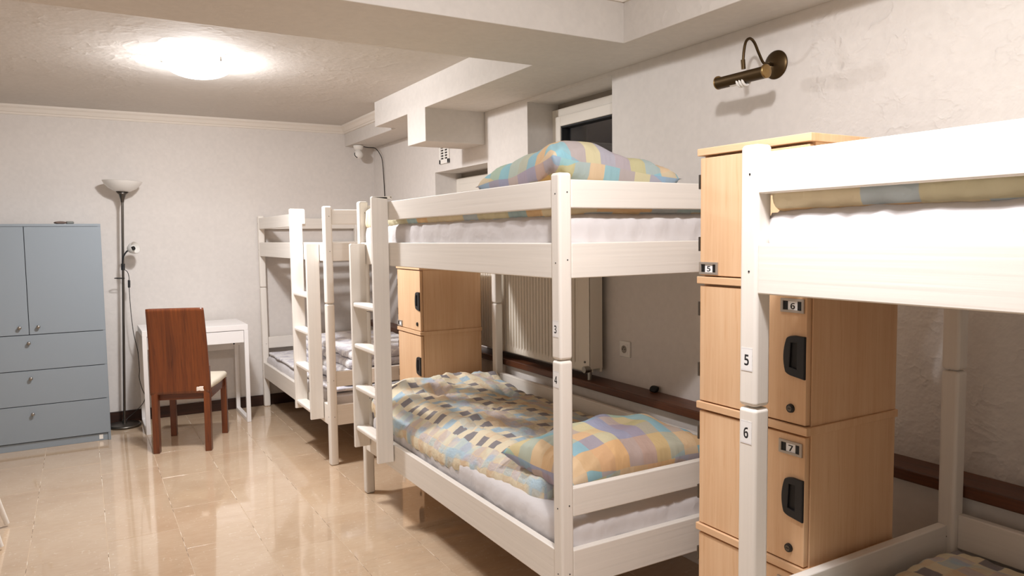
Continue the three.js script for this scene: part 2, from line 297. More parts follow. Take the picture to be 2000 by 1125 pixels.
// ---------------------------------------------------------------- lamps on the ceiling
function ceilingLamp(L, label) {
  const t = thing('ceiling_lamp', label, 'ceiling lamp', L.at);
  mesh('mounting_plate', cyl(0.12, 0.12, 0.014, 40).translate(0, -0.007, 0), M.plastic, t);
  const pts = []; for (let i = 0; i <= 16; i++) { const a = i / 16 * Math.PI / 2; pts.push([0.19 * Math.sin(a) + 0.0001, -0.018 - 0.085 * Math.cos(a)]); } pts.push([0.19, -0.016], [0.0001, -0.016]);
  const e = new THREE.Color(L.color);
  mesh('glass_bowl', lathe(pts, 56), S({ color: 0xffffff, roughness: 0.4, emissive: e, emissiveIntensity: 1.6 }), t, 'glowing white glass bowl');
  for (let k = 0; k < 3; k++) { const a = k * 2.094 + 0.5; mesh('clip', bb(-0.006, 0.006, -0.03, -0.004, 0.184, 0.2, 0.002).rotateY(a), M.steel, t); }
  const p = new THREE.PointLight(L.color, L.cd, 0, 2); p.position.set(0, -0.044, 0); p.castShadow = true; p.shadow.radius = 2; p.shadow.mapSize.set(1024, 1024); p.name = 'bulb_light'; t.add(p);
  const a = new THREE.RectAreaLight(L.color, L.nits, 0.28, 0.28); a.position.set(0, -0.108, 0); a.rotation.x = -Math.PI / 2; a.name = 'bowl_light'; t.add(a);
  return t;
}
ceilingLamp(LAMP_FAR, 'glowing white glass dome lamp on the ceiling beyond the beam');
ceilingLamp(LAMP_NEAR, 'white glass dome lamp on the raised ceiling above the nearest bunk bed');

// ---------------------------------------------------------------- bunk beds
const BW = 0.922, BL = 2.07, PS = 0.053;
function sticker(digit) {
  return S({ roughness: 0.5, map: canvasTex(96, 128, (c, w, h) => { c.fillStyle = '#f3f1ef'; c.fillRect(0, 0, w, h); c.fillStyle = '#e6e3e2'; c.fillRect(0, 0, w, 8); c.fillRect(0, h - 8, w, 8); c.fillStyle = '#17151a'; c.font = 'bold 84px sans-serif'; c.textAlign = 'center'; c.textBaseline = 'middle'; c.fillText(digit, w / 2, h / 2 + 4); }) });
}
function bunkBed(label, at, o) {
  const b = thing('bunk_bed', label, 'bunk bed', at, 0, 'white wooden bunk beds');
  const W = BW, L = BL, t = 0.028, lowGeo = bb(-PS / 2, PS / 2, 0, 1.06, -PS / 2, PS / 2, 0.011, 3), upGeo = bb(-PS / 2, PS / 2, 1.063, 1.69, -PS / 2, PS / 2, 0.011, 3), dow = cyl(0.014, 0.014, 0.05, 12).translate(0, 1.06, 0);
  for (const x of [PS / 2, W - PS / 2]) for (const z of [-PS / 2, -L + PS / 2]) {
    const lp = mesh('lower_post', lowGeo, M.white, b); lp.position.set(x, 0, z);
    const up = mesh('upper_post', upGeo, M.white, b); up.position.set(x, 0, z);
    mesh('dowel', dow, M.white, lp);
    for (const y of [0.32, 0.55, 1.39, 1.62]) mesh('screw_hole', cyl(0.0024, 0.0024, 0.002, 10).rotateZ(Math.PI / 2).translate(-PS / 2 - 0.0002, y, 0.004), M.gasket, y < 1 ? lp : up);
    for (const y of [0.32, 0.56, 1.4, 1.625]) mesh('screw_hole', cyl(0.0024, 0.0024, 0.002, 10).rotateX(Math.PI / 2).translate(0.006, y, PS / 2 + 0.0002), M.gasket, y < 1 ? lp : up);
  }
  const za = -PS + 0.001, zb = -L + PS - 0.001, xa = PS - 0.001, xb = W - PS + 0.001;
  const side = (n, y0, y1, front, a = za, c = zb) => mesh(n, front ? bb(0.004, 0.004 + t, y0, y1, c, a, 0.004, 2, 2) : bb(W - 0.004 - t, W - 0.004, y0, y1, c, a, 0.004, 2, 2), M.white, b);
  const end = (n, y0, y1, near) => mesh(n, near ? bb(xa, xb, y0, y1, -0.004 - t, -0.004, 0.004, 2, 0) : bb(xa, xb, y0, y1, -L + 0.004, -L + 0.004 + t, 0.004, 2, 0), M.white, b);
  side('side_rail', 0.262, 0.397, true); side('side_rail', 0.262, 0.397, false); side('side_board', 0.515, 0.62, false);
  for (const n of [true, false]) { end('end_rail', 0.262, 0.397, n); end('end_board', (o.endTop || 0.616) - 0.1, o.endTop || 0.616, n); end('end_rail', 1.337, 1.457, n); end('guard_board', 1.573, 1.668, n); }
  side('side_rail', 1.337, 1.457, true); side('side_rail', 1.337, 1.457, false); side('guard_board', 1.573, 1.668, false);
  const ga = o.guard ? o.guard[0] : za, gb = o.guard ? o.guard[1] : zb; side('guard_board', 1.573, 1.668, true, ga, gb);
  const slat = bb(0.03, W - 0.03, 0, 0.018, -0.035, 0.035, 0.004, 1, 0);
  for (const y of [0.275, 1.35]) { for (let k = 0; k < 13; k++) { const s = mesh('slat', slat, M.beech, b); s.position.set(0, y + 0.014, -0.13 - k * (L - 0.26) / 12); } mesh('slat_support', [bb(0.032, 0.082, y - 0.012, y + 0.014, zb, za, 0.002, 1, 2), bb(W - 0.082, W - 0.032, y - 0.012, y + 0.014, zb, za, 0.002, 1, 2)], M.white, b); }
  if (o.ladder) {
    const l = group('ladder', b), { tall, short, rungs, bottom } = o.ladder, d = 0.086, th = 0.028, hk = tall > short ? 1 : -1;
    const board = (z, top, hookY) => {
      const s = new THREE.Shape(); s.moveTo(-d, bottom); s.lineTo(-0.001, bottom); s.lineTo(-0.001, hookY); if (top > 1.5) { s.lineTo(0.02, hookY + 0.002); s.lineTo(0.02, top - 0.01); s.lineTo(0.012, top); } else s.lineTo(-0.001, top); s.lineTo(-d + 0.006, top); s.lineTo(-d, top - 0.006); s.closePath();
      const g = new THREE.ExtrudeGeometry(s, { depth: th - 0.006, bevelEnabled: true, bevelThickness: 0.003, bevelSize: 0.003, bevelSegments: 2, bevelOffset: -0.003 }); g.translate(0, 0, z - th + 0.003);
      mesh('stringer', uvm(g, 1), M.white, l);
    };
    board(tall, 1.692, o.ladder.hook || 1.69); board(short, 1.452, 1.452);
    const z0 = Math.min(tall, short), z1 = Math.max(tall, short) - th;
    for (const y of rungs) mesh('rung', bb(-d + 0.006, -0.006, y - 0.028, y, z0 - 0.001, z1 + 0.001, 0.01, 3, 2), M.white, l);
  }
  for (const [digit, y, zc] of o.stickers || []) mesh('number_sticker', new THREE.BoxGeometry(0.034, 0.056, 0.0006).rotateY(-Math.PI / 2).translate(-0.0006, y, zc), sticker(digit), b, 'white sticker printed with the number ' + digit);
  return b;
}
const B1 = [1.345, 0, -4.68], B2 = [1.366, 0, -2.03], B3 = [1.372, 0, 0.808];
bunkBed('white bunk bed in the far corner with a bare slatted upper bunk', B1, { guard: [-0.57, -BL + PS - 0.001], ladder: { tall: -0.53, short: -0.13, rungs: [1.118, 0.87, 0.62, 0.352], bottom: 0.29, hook: 1.585 } });
bunkBed('white bunk bed in the middle with stickers 3 and 4 on its post', B2, { guard: [-PS + 0.001, -1.585], ladder: { tall: -1.565, short: -1.93, rungs: [1.128, 0.9, 0.665, 0.435], bottom: 0.31, hook: 1.69 }, stickers: [['3', 1.168, -PS / 2], ['4', 0.996, -PS / 2]] });
bunkBed('nearest white bunk bed at right with stickers 5 and 6 on its post', B3, { endTop: 0.586, stickers: [['5', 1.178, -BL + PS / 2], ['6', 1.0, -BL + PS / 2]] });

// ---------------------------------------------------------------- mattresses, covers, pillows
const wrinkle = (x, y, z, f, s) => 1 - 2 * Math.abs(N3(x * f + s, y * f, z * f - s));
function mattress(bed, y0, h, label, o = {}) {
  const w = BW - (o.inset || 0.075), d = BL - 0.08, s = o.seed || 0;
  const g = softBox(w, h, d, Math.min(0.045, h * 0.36), 0.028, (p, n) => {
    let a = 0.006 * N3(p.x * 4 + s, p.y * 4, p.z * 4) + 0.005 * wrinkle(p.x, p.y * 0.7, p.z, 9, s);
    if (Math.abs(n.y) < 0.6) a += 0.01 * Math.max(0, wrinkle(p.x * 1.4, p.y * 0.35 + p.z * 0.1, p.z * 1.4, 13, s + 4)) * smooth(-h / 2, 0.1 * h, p.y);
    if (p.y < -h * 0.3) a = Math.min(a, 0);
    p.addScaledVector(n, a * 0.9);
    if (o.bulge && n.z > 0.3) p.z += o.bulge * (1 - Math.pow(2 * p.x / w, 2)) * smooth(-h / 2, 0, p.y);
  });
  return single('mattress', g, M.sheet, label, 'mattress', [bed[0] + BW / 2, y0 + h / 2, bed[2] - BL / 2], 'mattresses in white sheets');
}
mattress(B1, 0.309, 0.15, 'thin white mattress on the lower bunk of the far corner bed', { seed: 1 });
mattress(B2, 0.309, 0.178, 'white sheeted mattress on the lower bunk below number 4', { seed: 3, inset: 0.105 });
mattress(B2, 1.384, 0.176, 'white sheeted mattress on the upper bunk above number 3', { seed: 5 });
mattress(B3, 0.309, 0.17, 'white sheeted mattress on the lower bunk of the nearest bed', { seed: 7 });
mattress(B3, 1.384, 0.158, 'white sheeted mattress on the upper bunk of the nearest bed', { seed: 9 });

function quilt(at, w, h, d, label, o = {}) {
  const s = o.seed || 0, amp = o.amp || 0.016, R = Math.min(h * 0.47, 0.052);
  const g = softBox(w, h, d, R, 0.02, (p, n) => {
    const fx = (p.x + w / 2), up = smooth(-h * 0.3, h * 0.3, p.y);
    // stitched tufts pull the cover down and throw folds around them
    let tuft = 0; for (const [tx, tz] of o.tufts || []) { const dx = p.x - tx, dz = p.z - tz, r = Math.hypot(dx, dz); tuft -= 0.022 * Math.exp(-r * r / 0.004); tuft += 0.006 * Math.exp(-r * r / 0.03) * Math.sin(Math.atan2(dz, dx) * 9 + s); }
    const lumps = amp * (N3(p.x * 3.2 + s, 1.3, p.z * 3.2) + 0.55 * wrinkle(p.x * 0.8, s, p.z * 1.2, 7, s) - 0.2) + 0.4 * amp * wrinkle(p.x, 3.3, p.z * 0.8, 15, s + 2);
    p.y += up * (lumps + tuft);
    // gathered edge
    const edge = Math.min(fx, w - fx, p.z + d / 2, d / 2 - p.z); const eg = 1 - smooth(0, 0.11, edge);
    p.y += up * eg * 0.003 * Math.sin((Math.abs(n.x) > Math.abs(n.z) || fx < 0.1 ? p.z : p.x) * 88 + 6 * N3(p.x * 3, s, p.z * 3));
    if (o.front) p.x += -0.012 * (1 - smooth(0, 0.12, fx)) * (1.3 * N3(p.z * 3.5, s, 2) + 0.22 * Math.sin(p.z * 90 + 9 * N3(p.z * 4, s, 1)));
    if (o.drop) p.y -= o.drop * Math.pow(1 - smooth(0, 0.2, fx), 1.5);
    if (o.shape) o.shape(p, n, w, h, d);
  });
  return single('quilt', g, o.mat || M.quilt, label, 'quilt', at, 'checked quilts on the bunks');
}
// lower bunk, middle bed: quilt spread over the whole mattress, bunched at the foot
quilt([B2[0] + 0.446, 0.536, B2[2] - 1.15], 0.815, 0.112, 1.8, 'checked quilt spread over the lower bunk below number 4', { seed: 11, amp: 0.014, front: true, drop: 0.0, tufts: [[-0.05, 0.42], [-0.02, -0.12], [0.26, -0.42], [0.2, 0.62], [-0.1, -0.6], [-0.24, 0.1]], shape: (p, n, w, h, d) => { const fx = p.x + w / 2, k = smooth(-d / 2 + 0.42, -d / 2 + 0.05, p.z), nearEnd = smooth(-0.1, d / 2, p.z); if (p.y > -h * 0.3) p.y += k * (0.03 + 0.035 * wrinkle(p.x * 1.1, 5, p.z, 5, 2)); const hang = 1 - smooth(0, 0.17, fx); p.y -= hang * (0.085 - 0.035 * nearEnd); p.x += hang * (0.05 * nearEnd - 0.004); p.y -= 0.02 * smooth(0.1, w / 2, p.x); } });
// upper bunk, middle bed
quilt([B2[0] + 0.447, 1.588, B2[2] - 1.04], 0.815, 0.07, 1.98, 'checked quilt on the upper bunk above number 3', { seed: 21, amp: 0.012, front: true, drop: 0.012, mat: M.quiltWide, shape: (p, n, w, h, d) => { const k = smooth(-d / 2 + 0.5, -d / 2 + 0.12, p.z); p.y += k * (p.y > 0 ? 0.03 : -0.012); p.x -= 0.012 * k * (1 - smooth(-w / 2, -w / 2 + 0.2, p.x)); } });
// nearest bed, upper bunk
quilt([B3[0] + 0.447, 1.578, B3[2] - 1.03], 0.82, 0.085, 1.98, 'checked quilt on the upper bunk of the nearest bed', { seed: 33, amp: 0.012, front: true, drop: 0.01, mat: M.quiltWide });
// nearest bed, lower bunk
quilt([B3[0] + 0.455, 0.508, B3[2] - 1.08], 0.78, 0.06, 1.84, 'checked quilt on the lower bunk of the nearest bed', { seed: 41, amp: 0.012 });

function pillow(a, b, t, at, rot, label, sd) {
  const m = single('pillow', pillowGeo(a, b, t, 0.014, sd), M.pillow, label, 'pillow', at, 'checked pillows');
  m.rotation.set(...rot); return m;
}
pillow(0.37, 0.23, 0.105, [1.8, 0.615, -2.33], [0.03, 0.04, 0.02], 'checked pillow on the lower bunk below number 4', 3.1);
pillow(0.3, 0.3, 0.115, [1.74, 1.69, -2.47], [-0.14, 0, -0.13], 'plump checked pillow on the upper bunk above number 3', 7.7);

// folded quilt on the far bed: one piece folded into four layers
{
  const parts = [], y0 = 0.49, hs = [0.058, 0.056, 0.06, 0.056]; let y = y0;
  hs.forEach((h, k) => {
    const w = 0.72 - 0.02 * k, d = 1.32 - 0.05 * k;
    const g = softBox(w, h, d, h * 0.48, 0.026, (p, n) => { const l = 0.012 * N3(p.x * 4, k * 3.1, p.z * 4) + 0.006 * wrinkle(p.x, k, p.z, 8, k); if (p.y > 0 || k > 0) p.y += l * (k === 0 && p.y < 0 ? 0 : 1); p.x += 0.018 * N3(p.z * 6, k * 2, 1); p.z += 0.03 * N3(p.x * 6, k * 2, 4); });
    g.translate(1.83 + 0.012 * k, y + h / 2, -5.44 + 0.02 * k); y += h * 0.93; parts.push(g);
  });
  single('folded_quilt', merged(parts), M.floral, 'white grey-patterned quilt folded in layers on the far lower bunk', 'quilt');
}
single('bed_cover', softBox(0.82, 0.022, 1.95, 0.01, 0.025, (p) => { p.y += 0.006 * N3(p.x * 5, 1, p.z * 5) + 0.004; p.x -= 0.02 * Math.max(0, N3(p.z * 4, 2, 2)) * smooth(0, -0.4, p.x); }), M.floral, 'thin white cover lying flat under the folded quilt', 'blanket', [1.8, 0.474, -5.71]);

// ---------------------------------------------------------------- lockers
const cardCache = {};
function card(d) { return cardCache[d] = cardCache[d] || S({ roughness: 0.45, map: canvasTex(192, 112, (c, w, h) => { c.fillStyle = '#0c0c0e'; c.fillRect(0, 0, w, h); c.fillStyle = '#f3f3f4'; c.fillRect(w * 0.26, 0, w * 0.48, h); if (d) { c.fillStyle = '#0b0b0d'; c.font = 'bold 92px sans-serif'; c.textAlign = 'center'; c.textBaseline = 'middle'; c.fillText(d, w / 2, h / 2 + 6); } }) }); }
const handleShape = (() => { const s = new THREE.Shape(); s.moveTo(0.032, -0.056); s.lineTo(0.032, 0.055); s.lineTo(0.002, 0.056); s.quadraticCurveTo(-0.02, 0.054, -0.024, 0.046); s.quadraticCurveTo(-0.04, 0, -0.026, -0.042); s.quadraticCurveTo(-0.022, -0.047, -0.01, -0.05); s.closePath(); return s; })();
const handleGeo = (() => {
  const s = handleShape.clone(); s.holes.push(new THREE.Path([[-0.016, -0.03], [-0.012, 0.04], [0.012, 0.041], [0.012, -0.034]].map((p) => new THREE.Vector2(...p))));
  const g = new THREE.ExtrudeGeometry(s, { depth: 0.006, bevelEnabled: true, bevelThickness: 0.002, bevelSize: 0.002, bevelSegments: 2, curveSegments: 8 }); g.rotateY(-Math.PI / 2); return g;   // shape x -> world z, outwards -> -x
})();
const recessGeo = bb(-0.0012, 0.0012, -0.036, 0.043, -0.02, 0.015, 0);
function locker(at, o) {
  const W = o.w, D = o.d, H = o.h || 0.39, u = thing('locker', o.label, 'locker', at, 0, o.group), bt = 0.022, b0 = o.base || 0;
  if (b0) mesh('plinth', bb(0.03, D - 0.01, -b0, 0.0, -W + 0.01, -0.01, 0.002, 1), M.beech, u);
  mesh('body', bb(0.021, D, 0.0, H - bt, -W, 0, 0.0015, 1, 1), M.beech, u);
  mesh('top_board', bb(-0.006, D + 0.004, H - bt, H, -W - 0.006, 0.006, 0.002, 2, 2), M.beech, u);
  const door = mesh('door', bb(0, 0.018, 0.004, H - bt - 0.007, -W + 0.003, -0.003, 0.0018, 2, 1), M.beech, u);
  const hz = -0.038, hy = 0.187;
  mesh('handle', handleGeo.clone().translate(0, hy, hz), M.black, door, 'black plastic pull handle'); mesh('handle_recess', recessGeo.clone().translate(-0.001, hy, hz), M.blacker, door);
  const lk = mesh('lock', merged([cyl(0.0115, 0.0125, 0.006, 20).rotateZ(Math.PI / 2).translate(-0.003, 0.044, -0.05)]), M.black, door, 'round key lock');
  mesh('lock_core', cyl(0.0078, 0.0078, 0.004, 18).rotateZ(Math.PI / 2).translate(-0.0055, 0.044, -0.05), M.darkSteel, door);
  mesh('keyhole', bb(-0.008, -0.0074, 0.0428, 0.0452, -0.055, -0.045, 0), M.blacker, door);
  const pw = 0.074, ph = 0.036, [pz, py] = o.plate === 'low' ? [-W + 0.003 + pw / 2, 0.008 + ph / 2] : [-0.048, H - bt - 0.025 - ph / 2];
  const fr = new THREE.Shape([[-pw / 2, -ph / 2], [pw / 2, -ph / 2], [pw / 2, ph / 2], [-pw / 2, ph / 2]].map((p) => new THREE.Vector2(...p))); fr.holes.push(new THREE.Path([[-pw / 2 + 0.006, -ph / 2 + 0.005], [-pw / 2 + 0.006, ph / 2 - 0.005], [pw / 2 - 0.006, ph / 2 - 0.005], [pw / 2 - 0.006, -ph / 2 + 0.005]].map((p) => new THREE.Vector2(...p))));
  mesh('plate_frame', new THREE.ExtrudeGeometry(fr, { depth: 0.003, bevelEnabled: true, bevelThickness: 0.001, bevelSize: 0.001, bevelSegments: 2 }).rotateY(-Math.PI / 2).translate(-0.001, py, pz), M.plate, door);
  mesh('number_card', new THREE.BoxGeometry(pw - 0.01, ph - 0.008, 0.0008).rotateY(-Math.PI / 2).translate(-0.001, py, pz), card(o.digit || ''), door, o.digit ? 'card printed with the number ' + o.digit : undefined);
  for (const y of [0.1, 0.29]) mesh('hinge', bb(-0.001, 0.02, y - 0.022, y + 0.022, -W - 0.005, -W + 0.002, 0.001, 1), M.darkSteel, u);
  return u;
}
const digits = ['8', '7', '6', '5'], places = ['bottom', 'second lowest', 'second highest', 'top'];
for (let k = 0; k < 4; k++) locker([1.65, 0.18 + 0.39 * k, -1.28], { w: 0.397, d: 0.395, digit: digits[k], plate: k === 3 ? 'low' : 'high', base: k === 0 ? 0.18 : 0, label: `beech locker number ${digits[k]}, ${places[k]} of the tower behind the nearest bed post`, group: 'stacked lockers between middle and nearest bed' });
const farPlaces = ['bottom', 'middle', 'top'];
for (let k = 0; k < 3; k++) locker([1.785, 0.09 + 0.405 * k, -4.185], { w: 0.375, d: 0.42, h: 0.405, plate: 'low', base: k === 0 ? 0.09 : 0, label: `beech locker, ${farPlaces[k]} of the tower behind the middle bed`, group: 'stacked lockers between far and middle bed' });

// ---------------------------------------------------------------- wardrobe
{
  const t = thing('wardrobe', 'blue-grey wardrobe with two doors above three drawers', 'wardrobe', [-0.346, 0, -6.22]), w = 0.473, y = [0.056, 0.319, 0.571, 0.826, 1.592];
  mesh('carcass', [bb(-w, w, 0.04, 1.592, -0.5, -0.022, 0.002, 1)], M.greyIn, t);
  mesh('side_panel', bb(-w - 0.002, -w + 0.016, 0, 1.61, -0.505, -0.002, 0.001, 1), M.grey, t); mesh('side_panel', bb(w - 0.016, w + 0.002, 0, 1.61, -0.505, -0.002, 0.001, 1), M.grey, t);
  mesh('top_panel', bb(-w - 0.002, w + 0.002, 1.594, 1.612, -0.505, 0, 0.001, 1), M.grey, t);
  mesh('plinth', bb(-w + 0.016, w - 0.016, 0, 0.052, -0.05, -0.012, 0.001, 1), M.grey, t);
  mesh('plinth_sticker', bb(w - 0.075, w - 0.05, 0.012, 0.045, -0.012, -0.0112, 0), M.plastic, t, 'small white label');
  const knob = (x, yy, p) => mesh('knob', lathe([[0.0001, 0.026], [0.008, 0.0255], [0.0125, 0.021], [0.0125, 0.016], [0.006, 0.011], [0.005, 0], [0.0001, 0]], 20).rotateX(Math.PI / 2).translate(x, yy, 0), M.steel, p, 'brushed metal knob');
  for (let k = 0; k < 3; k++) { const d = mesh('drawer', bb(-w + 0.001, w - 0.001, y[k] + 0.0025, y[k + 1] - 0.0025, -0.02, 0, 0.0015, 1), M.grey, t); knob(-0.006, (y[k] + y[k + 1]) / 2 + 0.07, d); }
  for (const s of [-1, 1]) { const d = mesh('door', bb(s < 0 ? -w + 0.001 : 0.002, s < 0 ? -0.002 : w - 0.001, y[3] + 0.0025, y[4], -0.02, 0, 0.0015, 1), M.grey, t); knob(s * 0.056, 0.881, d); }
  const tr = thing('trinket', 'small brown and grey trinket lying on top of the wardrobe', 'trinket', [-0.1, 1.612, -6.3], 0.3);
  mesh('shell', softBox(0.075, 0.02, 0.05, 0.009, 0.008, (p) => { p.y *= 1 - 0.7 * Math.pow(Math.abs(p.x) / 0.04, 2); p.y += 0.0101; }).translate(-0.025, 0, 0), S({ color: 0x5e4a40, roughness: 0.6 }), tr);
  mesh('pebble', softBox(0.05, 0.02, 0.035, 0.009, 0.008, (p) => { p.y += 0.0101; }).translate(0.035, 0, 0.01), S({ color: 0x6f706a, roughness: 0.6 }), tr);
}

// ---------------------------------------------------------------- floor lamp
{
  const t = thing('floor_lamp', 'steel floor lamp with white glass bowl beside the wardrobe', 'floor lamp', [0.235, 0, -6.61]); t.rotation.z = -0.035;
  mesh('base', lathe([[0.0001, 0.03], [0.02, 0.03], [0.06, 0.026], [0.112, 0.022], [0.122, 0.015], [0.124, 0.0], [0.0001, 0]], 48).rotateZ(0.035), M.darkSteel, t);
  mesh('pole', [cyl(0.0095, 0.0095, 1.79, 18).translate(0, 0.92, 0), cyl(0.014, 0.018, 0.03, 18).translate(0, 0.04, 0)], M.darkSteel, t);
  mesh('shade_holder', lathe([[0.0001, 1.79], [0.012, 1.79], [0.014, 1.81], [0.026, 1.85], [0.046, 1.872], [0.0001, 1.874]], 28), M.darkSteel, t);
  mesh('shade', lathe([[0.03, 1.872], [0.06, 1.878], [0.1, 1.9], [0.13, 1.932], [0.144, 1.955], [0.141, 1.957], [0.126, 1.936], [0.098, 1.906], [0.06, 1.884], [0.0001, 1.88]], 48), P({ color: 0xf6f2ec, roughness: 0.4, transmission: 0.25, thickness: 0 }), t, 'white frosted glass bowl');
  mesh('bulb_top', lathe([[0.0001, 1.962], [0.014, 1.956], [0.018, 1.94], [0.012, 1.9], [0.0001, 1.9]], 16), M.lampGlass, t);
  mesh('reading_arm', [tube([[0, 1.28, 0.004], [-0.004, 1.31, 0.022], [0.002, 1.36, 0.03], [0.02, 1.395, 0.03], [0.034, 1.41, 0.03]], 0.006, 30, 8), cyl(0.014, 0.014, 0.05, 16).translate(0, 1.28, 0)], M.black, t);
  const rs = mesh('reading_shade', lathe([[0.012, -0.03], [0.03, -0.02], [0.044, 0.005], [0.048, 0.035], [0.046, 0.035], [0.042, 0.006], [0.028, -0.017], [0.0001, -0.026]], 28), M.lampGlass, t, 'small white cup shade');
  rs.position.set(0.062, 1.425, 0.04); rs.rotation.set(1.15, 0, -0.75);
  mesh('socket', cyl(0.016, 0.016, 0.04, 16), M.blacker, rs);
  mesh('cable_tie', new THREE.TorusGeometry(0.028, 0.0035, 8, 24).rotateX(Math.PI / 2 - 0.1).scale(1.2, 1, 0.8).translate(-0.026, 1.19, 0.01), M.cable, t);
  mesh('switch', bb(0.032, 0.05, 1.115, 1.175, 0.0, 0.016, 0.004, 2), M.black, t);
  mesh('cord', tube([[0.008, 1.26, 0.012], [0.03, 1.24, 0.012], [0.041, 1.2, 0.008], [0.041, 1.17, 0.008]], 0.003, 30, 6), M.cable, t);
  mesh('cord', tube([[0.041, 1.118, 0.008], [0.05, 0.95, 0.01], [0.07, 0.75, 0.0], [0.1, 0.6, -0.02], [0.112, 0.45, -0.03], [0.11, 0.38, -0.03], [0.13, 0.29, -0.03], [0.152, 0.22, -0.03], [0.13, 0.16, -0.03], [0.07, 0.1, -0.02], [0.02, 0.06, 0.0], [0.012, 0.045, 0.01]], 0.003, 90, 6), M.cable, t);
}

// ---------------------------------------------------------------- desk and chair
{
  const t = thing('desk', 'small white desk with one drawer against the back wall', 'desk', [0.751, 0, -6.2]), w = 0.385, h = 0.8, d = 0.5;
  mesh('desktop', bb(-w, w, h - 0.045, h, -d, 0, 0.003, 2, 0), M.deskWhite, t);
  for (const s of [-1, 1]) { const a = s * w, b = s * (w - 0.032), x0 = Math.min(a, b), x1 = Math.max(a, b); mesh('leg_frame', [bb(x0, x1, 0, h - 0.045, -0.03, 0, 0.002, 2), bb(x0, x1, 0, h - 0.045, -d, -d + 0.03, 0.002, 2), bb(x0, x1, 0, 0.03, -d + 0.03, -0.03, 0.002, 2)], M.deskWhite, t); }
  mesh('drawer', bb(-w + 0.034, w - 0.034, h - 0.145, h - 0.049, -0.42, -0.003, 0.002, 2, 0), M.deskWhite, t);
  mesh('back_panel', bb(-w + 0.03, w - 0.03, h - 0.26, h - 0.045, -d + 0.004, -d + 0.016, 0.001, 1), M.deskWhite, t);
  for (const s of [-1, 1]) mesh('screw_cap', cyl(0.007, 0.007, 0.004, 14).rotateX(Math.PI / 2).translate(s * (w - 0.08), h - 0.175, -0.2), M.gasket, t);
  for (const s of [-1, 1]) mesh('bracket', bb(s * (w - 0.032), s * (w - 0.1), h - 0.19, h - 0.145, -0.215, -0.202, 0.001, 1), M.deskWhite, t);
}
{
  const t = thing('dining_chair', 'brown wooden chair with solid back and cream seat at the desk', 'chair', [0.648, 0, -5.82], -20.5 * D2R);
  const zr = 0.225, zf = -0.215, xw = 0.172;
  // back legs run up behind the panel
  for (const s of [-1, 1]) {
    const g = bb(s * xw - 0.021, s * xw + 0.021, 0, 0.6, zr - 0.026, zr + 0.026, 0.004, 2), p = g.attributes.position; for (let i = 0; i < p.count; i++) { const y = p.getY(i); p.setZ(i, p.getZ(i) + 0.035 * Math.pow(Math.max(0, (0.3 - y) / 0.3), 2) + 0.02 * smooth(0.3, 0.6, y)); } g.computeVertexNormals(); mesh('leg', g, M.chair, t);
    mesh('leg', bb(s * 0.185 - 0.021, s * 0.185 + 0.021, 0, 0.43, zf - 0.021, zf + 0.021, 0.004, 2), M.chair, t);
    mesh('seat_rail', bb(s * 0.178 - 0.012, s * 0.178 + 0.012, 0.365, 0.43, zf + 0.02, zr - 0.024, 0.003, 1, 2), M.chair, t);
  }
  mesh('seat_rail', bb(-0.165, 0.165, 0.365, 0.43, zf - 0.012, zf + 0.012, 0.003, 1, 0), M.chair, t); mesh('seat_rail', bb(-0.152, 0.152, 0.365, 0.43, zr - 0.015, zr + 0.01, 0.003, 1, 0), M.chair, t);
  mesh('seat', softBox(0.42, 0.05, 0.45, 0.022, 0.02, (p) => { if (p.y > 0) p.y += 0.014 * (1 - Math.pow(p.x / 0.21, 2)) * (1 - Math.pow(p.z / 0.225, 2)); p.x *= 1 - 0.06 * smooth(0, 0.22, p.z); }).translate(0, 0.453, -0.018), M.cream, t, 'cream padded seat');
  const panel = uvm(softBox(0.4, 0.61, 0.026, 0.008, 0.025, (p) => { const k = (p.y + 0.305) / 0.61; p.x *= 1 - 0.06 * k; p.z += 0.012 + 0.075 * k * k - 0.012 * (1 - Math.pow(p.x / 0.2, 2)) - 0.01 * k; }).toNonIndexed(), 1);
  mesh('backrest', panel.translate(0, 0.715, zr + 0.03), M.chair, t, 'solid curved backrest panel');
  mesh('torn_sticker', softBox(0.05, 0.034, 0.002, 0.0009, 0.006, (p) => { const a = Math.atan2(p.y, p.x); const r = 1 - 0.2 * Math.max(0, Math.sin(a * 3 + 1)); p.x *= r; p.y *= r; }).translate(0.135, 0.447, zr + 0.0645), S({ color: 0xe9d9cc, roughness: 0.6 }), t, 'torn pale sticker');
}

